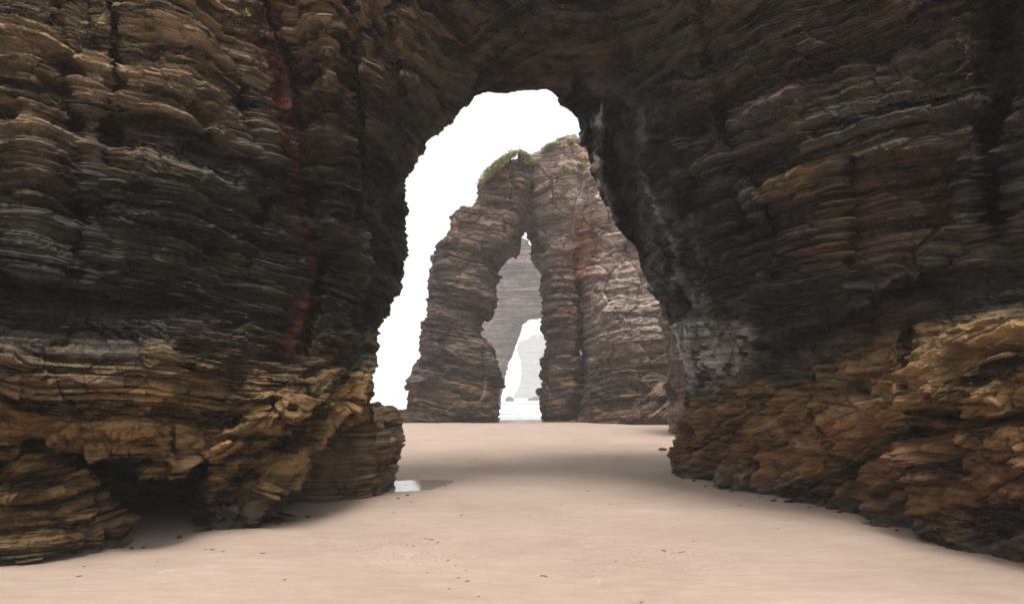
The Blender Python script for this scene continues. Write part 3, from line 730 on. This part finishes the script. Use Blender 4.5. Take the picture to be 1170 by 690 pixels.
g.set(b.inputs['Base Color'], c)
g.set(b.inputs['Roughness'], g.m('SUBTRACT', .85, g.m('MULTIPLY', wetm, .55)))
b.inputs['Specular IOR Level'].default_value = .25
bp = g.n('ShaderNodeBump'); bp.inputs['Strength'].default_value = .5; bp.inputs['Distance'].default_value = .01
g.set(bp.inputs['Height'], g.m('ADD', g.m('MULTIPLY', n3, .35), n4)); g.set(b.inputs['Normal'], bp.outputs[0])
PP = np.stack([X, Y, X * 0], -1); nn = fbm(PP, .7, 3, 44.)
wetz = .16 * sst(.0, .5, fbm(PP * np.array([.5, 1, 1]), 1.6, 4, 61.)) + np.maximum(sst(-.012, -.05, Z + .02 * nn) * (Y < 30) * np.exp(-((X + 2.0) / 1.9) ** 2 - ((Y - 13.6) / 1.6) ** 2), sst(43, 45.5, Y + nn * .8))
o = mesh_obj('sand', np.stack([X, Y, Z], -1), grid_faces(*X.shape), ms, attrs={'zone_a': stack4(wetz, 0, 0, 1)})
o['kind'] = 'structure'


# ------------------------------------------------------------------ water
def water_mat(name, col, foam):
    m_, nt, b = new_mat(name); g = G(nt)
    P_ = g.n('ShaderNodeTexCoord').outputs['Object']
    b.inputs['Roughness'].default_value = .06; b.inputs['IOR'].default_value = 1.33
    if foam:
        f1 = g.noise(g.scale(P_, (.05, .28, 1)), 1.0, 7, .62, .8); f2 = g.noise(P_, .9, 6, .7)
        f = g.ramp(g.m('ADD', g.m('MULTIPLY', f1, .7), g.m('MULTIPLY', f2, .3)), .44, .54)
        g.set(b.inputs['Base Color'], g.mix(f, col, (.80, .81, .80)))
        g.set(b.inputs['Roughness'], g.m('ADD', .12, g.m('MULTIPLY', f, .6)))
        bp = g.n('ShaderNodeBump'); bp.inputs['Strength'].default_value = .5; bp.inputs['Distance'].default_value = .15
        g.set(bp.inputs['Height'], f2); g.set(b.inputs['Normal'], bp.outputs[0])
    else:
        b.inputs['Base Color'].default_value = (*col, 1)
        bp = g.n('ShaderNodeBump'); bp.inputs['Strength'].default_value = .08; bp.inputs['Distance'].default_value = .01
        g.set(bp.inputs['Height'], g.noise(P_, 6, 3, .5)); g.set(b.inputs['Normal'], bp.outputs[0])
    return m_


ys = np.geomspace(43.5, 1395, 420); xs = np.linspace(-1, 1, 500); X = xs[None] * (60 + (ys[:, None] - 43) * .98) ; Y = np.broadcast_to(ys[:, None], X.shape)
PP = np.stack([X * .25, Y, X * 0], -1)
Z = -.10 + np.minimum(1, (ys[:, None] - 43) / 60) * (.16 * fbm(PP, 5.0, 3, 4.) + .10 * sst(.2, .6, fbm(PP, 14, 2, 8.)))
o = mesh_obj('sea', np.stack([X, Y, Z], -1), grid_faces(*X.shape), water_mat('sea_water', (.10, .13, .13), True)); o['kind'] = 'structure'
th = np.linspace(0, 2 * math.pi, 96, endpoint=False); rr = np.linspace(.02, 1, 12)
V = np.stack([-2.1 + rr[:, None] * 1.5 * np.cos(th), 13.5 + rr[:, None] * 1.5 * np.sin(th), -.045 + 0 * rr[:, None] * th], -1)
o = mesh_obj('tide_pool', V, grid_faces(12, 96, True), water_mat('pool_water', (.26, .21, .17), False)); o['kind'] = 'structure'


# ------------------------------------------------------------------ plants
def simple_mat(name, c1, c2, sc=8, rough=.8):
    m_, nt, b = new_mat(name); g = G(nt); P_ = g.n('ShaderNodeTexCoord').outputs['Object']
    g.set(b.inputs['Base Color'], g.mix(g.ramp(g.noise(P_, sc, 4, .6), .35, .65), c1, c2)); b.inputs['Roughness'].default_value = rough
    return m_


M_GRASS = simple_mat('grass_blades', (.13, .15, .04), (.36, .33, .12), 3)
M_FERN = simple_mat('fern_leaf', (.05, .10, .012), (.16, .22, .03), 14, .5)
M_WEED = simple_mat('dried_weed', (.035, .022, .014), (.11, .06, .035), 30, .7)


def tuft(name, c, rx, ry, rz, n, L, wd, mat, seed, slope=0.0):
    rg = np.random.default_rng(seed); V = []; F = []
    for i in range(n):
        p = np.array([rg.normal(0, .42) * rx, rg.normal(0, .42) * ry, 0.0]); p[2] = slope * p[0] + rz * rg.uniform(-.5, .5); p[1] = rg.normal(0, .3) * ry - .25
        a = rg.uniform(0, 6.283); tilt = rg.uniform(.15, 1.1); l = L * rg.uniform(.5, 1.2)
        dr = np.array([math.cos(a) * math.sin(tilt), math.sin(a) * math.sin(tilt), math.cos(tilt)])
        sd = np.cross(dr, [0, 0, 1]); sd /= np.linalg.norm(sd) + 1e-6
        k = len(V); w = wd * rg.uniform(.6, 1.3)
        m = p + dr * l * .55; t = p + dr * l * .9 + np.array([dr[0], dr[1], -.5]) * l * .25
        V += [p - sd * w * .5, p + sd * w * .5, m + sd * w * .5, m - sd * w * .5, t + sd * w * .06, t - sd * w * .06]
        F += [(k, k + 1, k + 2, k + 3), (k + 3, k + 2, k + 4, k + 5)]
    o = mesh_obj(name, np.array(V), np.array(F), mat, smooth=False); o.location = c
    return o


for i, (px, py, d, rx, rz, n, lab) in enumerate((
        (566, 194, 45.3, 1.1, .9, 900, 'broad green grass patch on the shoulder left of the crack in the sunlit arch'),
        (582, 181, 46.0, .7, .3, 420, 'thin grass on the peak left of the crack in the sunlit arch'),
        (606, 187, 45.2, .35, .35, 260, 'small grass tuft right beside the crack at the top of the sunlit arch'),
        (630, 169, 45.8, .7, .2, 320, 'strip of dry grass on the skyline right of the crack'),
        (652, 166, 45.0, .35, .3, 260, 'grass tuft just under the skyline of the sunlit arch'),
        (645, 197, 44.2, .35, .3, 280, 'lower left of the two grass tufts on the pale rock face'),
        (664, 193, 44.2, .42, .3, 300, 'lower right of the two grass tufts on the pale rock face'))):
    p = W(px, py, d)
    o = tuft('grass_tuft', p, rx * (.9 if rx > .6 else .8), .6, rz * .7, n * 2, .21, .05, M_GRASS, 50 + i, (.8, .4, 0, .35, .2, 0, 0)[i])
    tag(o, lab, 'grass', 'grass tufts on the sunlit arch')
for i, (px, py, d, n, lab) in enumerate(((283, 4, 8.95, 60, 'bright green fern hanging from the cliff at the top edge of the picture'), (290, 29, 9.05, 22, 'tiny green sprig below the fern on the red streaked cliff'))):
    o = tuft('fern', W(px, py, d), .13 if i == 0 else .05, .08, .03, n, .07, .025, M_FERN, 80 + i); tag(o, lab, 'plant', 'plants on the near cliff')

# ------------------------------------------------------------------ scraps of weed and pebbles on the sand
rg = np.random.default_rng(5)
protos = []
for j in range(4):
    n = 8; th = np.linspace(0, 2 * math.pi, 14, endpoint=False); ph = np.linspace(-.5 * math.pi, .5 * math.pi, n)
    P = np.stack([np.cos(ph)[:, None] * np.cos(th), np.cos(ph)[:, None] * np.sin(th), np.sin(ph)[:, None] + 0 * th], -1)
    P = P * (1 + .55 * fbm(P, .8, 3, 7.7 * j + 1))[..., None] * np.array([.035, .016, .006])
    protos.append((P, grid_faces(n, 14, True)))
spots = [(300, 632, 1.4), (235, 628, .8), (242, 628, 1.6), (255, 630, 1), (487, 616, 1), (493, 617, 1.3), (500, 618, .9), (472, 624, .8), (465, 623, .6), (489, 630, .7), (512, 638, .8), (520, 644, .7), (532, 650, .6), (524, 658, 1.1), (534, 662, 1.4),
         (488, 652, .7), (513, 672, .9), (547, 682, .8), (620, 657, 1.6), (624, 658, 1), (703, 640, .8), (677, 652, .6), (677, 658, .6), (758, 627, 1.2), (777, 630, 1.2), (782, 629, 1), (792, 617, .8), (731, 630, .6), (733, 686, 1.3), (698, 576, .9),
         (527, 590, 1), (450, 587, .8), (671, 562, 1), (640, 577, .6), (500, 600, .6), (845, 578, 1.2), (90, 660, 1.3), (96, 648, 1), (180, 640, .7), (325, 665, 1), (545, 525, 1.2), (600, 520, .7), (560, 540, .7), (720, 516, .9), (768, 601, .6), (890, 604, .8), (985, 640, .6)]
mesh_cache = []
for j, (px, py, s_) in enumerate(spots):
    d = CH * FPX / (py - HY); x = (px - CX) / FPX * d
    if j < 4:
        o = mesh_obj('seaweed_scrap', protos[j][0], protos[j][1], M_WEED); mesh_cache.append(o)
    else:
        o = mesh_cache[j % 4].copy(); COL.objects.link(o)
    zg = float(sand_z(np.array([x]), np.array([d]))[0])
    o.location = (x, d, zg + .003); o.rotation_euler = (0, 0, rg.uniform(-.6, .6)); q = s_ * min(1.6, d / 7.5) * .6; o.scale = (q, q, q)
    tag(o, 'small dark scrap of dried seaweed lying on the bare sand', 'seaweed', 'seaweed scraps strewn over the sand')
P, F = protos[2]
stn = mesh_obj('beach_stone', P * np.array([1.6, 2.6, 4]), F, M_ROCK, attrs={'zone_a': stack4(P[..., 0] * 0 + .2, .2, 0, 1), 'zone_b': stack4(P[..., 0] * 0 + .3, 0, 0, 0), 'zone_c': stack4(P[..., 0] * 0 + .5, 0, 0, 1)})
for j, (px, py, s_) in enumerate(((792, 551, .9), (806, 556, .6), (835, 562, .8), (868, 569, .5), (884, 573, 1.0), (925, 580, .6), (960, 586, .8), (1012, 602, 1.0), (1024, 607, .6), (1058, 617, .9), (1075, 624, .5), (1110, 633, .8),
                                   (150, 622, .7), (163, 619, .5), (205, 611, .8), (318, 597, .7), (336, 592, .5), (352, 583, .8), (466, 566, .6), (455, 569, .5), (470, 574, .4))):
    o = stn if j == 0 else stn.copy()
    if j: COL.objects.link(o)
    d = CH * FPX / (py - HY); x = (px - CX) / FPX * d; zg = float(sand_z(np.array([x]), np.array([d]))[0])
    o.location = (x, d, zg + .008 * s_); o.rotation_euler = (rg.uniform(-.3, .3), rg.uniform(-.3, .3), rg.uniform(0, 6)); o.scale = (s_, s_, s_)
    tag(o, 'small dark stone on the sand close to the foot of the near arch', 'stone', 'small stones at the foot of the near arch')
o = mesh_obj('beach_stone', P * np.array([4.2, 7, 9]), F, M_ROCK, attrs={'zone_a': stack4(P[..., 0] * 0 + .2, 0, 0, 1), 'zone_b': stack4(P[..., 0] * 0 + .3, 0, 0, 0), 'zone_c': stack4(P[..., 0] * 0 + .5, 0, 0, 1)})
px, py = 757, 514; d = CH * FPX / (py - HY); o.location = ((px - CX) / FPX * d, d, .02); tag(o, 'lone dark flat stone on the sand by the passage mouth', 'stone')

# ------------------------------------------------------------------ haze
bm_v = np.array([(x, y, z) for z in (-4, 75) for y in (-200, 1450) for x in (-1450, 1450)], float)
F = np.array([(0, 2, 3, 1), (4, 5, 7, 6), (0, 1, 5, 4), (2, 6, 7, 3), (0, 4, 6, 2), (1, 3, 7, 5)])
m_ = bpy.data.materials.new('sea_mist'); m_.use_nodes = True; nt = m_.node_tree; nt.nodes.clear()
out = nt.nodes.new('ShaderNodeOutputMaterial'); pv = nt.nodes.new('ShaderNodeVolumePrincipled')
pv.inputs['Color'].default_value = (.97, .98, 1, 1); pv.inputs['Density'].default_value = .001; pv.inputs['Anisotropy'].default_value = .0
nt.links.new(pv.outputs[0], out.inputs['Volume'])
o = mesh_obj('haze', bm_v, F, m_, smooth=False); o['kind'] = 'stuff'

# ------------------------------------------------------------------ light
EL, AZ = math.radians(75), math.radians(165)       # veiled sun high behind the viewer's right shoulder (azimuth from +Y towards +X)
w = bpy.data.worlds.new('World'); SC.world = w; w.use_nodes = True; nt = w.node_tree; nt.nodes.clear()
sky = nt.nodes.new('ShaderNodeTexSky'); sky.sky_type = 'NISHITA'; sky.sun_disc = False; sky.sun_elevation = EL; sky.sun_rotation = AZ
sky.air_density = 1.0; sky.dust_density = 4.0; sky.ozone_density = 1.0
hs = nt.nodes.new('ShaderNodeHueSaturation'); hs.inputs['Saturation'].default_value = .04
bg = nt.nodes.new('ShaderNodeBackground'); bg.inputs['Strength'].default_value = .15; wo = nt.nodes.new('ShaderNodeOutputWorld')
nt.links.new(sky.outputs[0], hs.inputs['Color']); nt.links.new(hs.outputs[0], bg.inputs['Color']); nt.links.new(bg.outputs[0], wo.inputs['Surface'])
sl = bpy.data.lights.new('sun', 'SUN'); sl.energy = 2.0; sl.angle = math.radians(22); sl.color = (1, .95, .88)
so = bpy.data.objects.new('sun', sl); COL.objects.link(so)
from mathutils import Vector
dv = Vector((math.sin(AZ) * math.cos(EL), math.cos(AZ) * math.cos(EL), math.sin(EL)))
so.rotation_euler = dv.to_track_quat('Z', 'Y').to_euler(); so.location = (20, -20, 60)

# ------------------------------------------------------------------ camera and render settings
cam = bpy.data.cameras.new('camera'); co = bpy.data.objects.new('camera', cam); COL.objects.link(co)
co.location = (0, 0, CH); co.rotation_euler = (math.radians(90), 0, 0)
cam.sensor_width = 36; cam.lens = 36 * FPX / 1170; cam.shift_y = (HY - 345) / 1170; cam.clip_end = 5000; cam.clip_start = .05
SC.camera = co
vs = SC.view_settings; vs.view_transform = 'Standard'; vs.look = 'None'; vs.gamma = 1; vs.exposure = .95; vs.use_curve_mapping = False
cy = SC.cycles; cy.max_bounces = 8; cy.diffuse_bounces = 4; cy.glossy_bounces = 3; cy.volume_bounces = 1; cy.use_denoising = True
cy.use_adaptive_sampling = True; cy.adaptive_threshold = .02
try:
    cy.denoising_input_passes = 'RGB_ALBEDO_NORMAL'
except Exception:
    pass
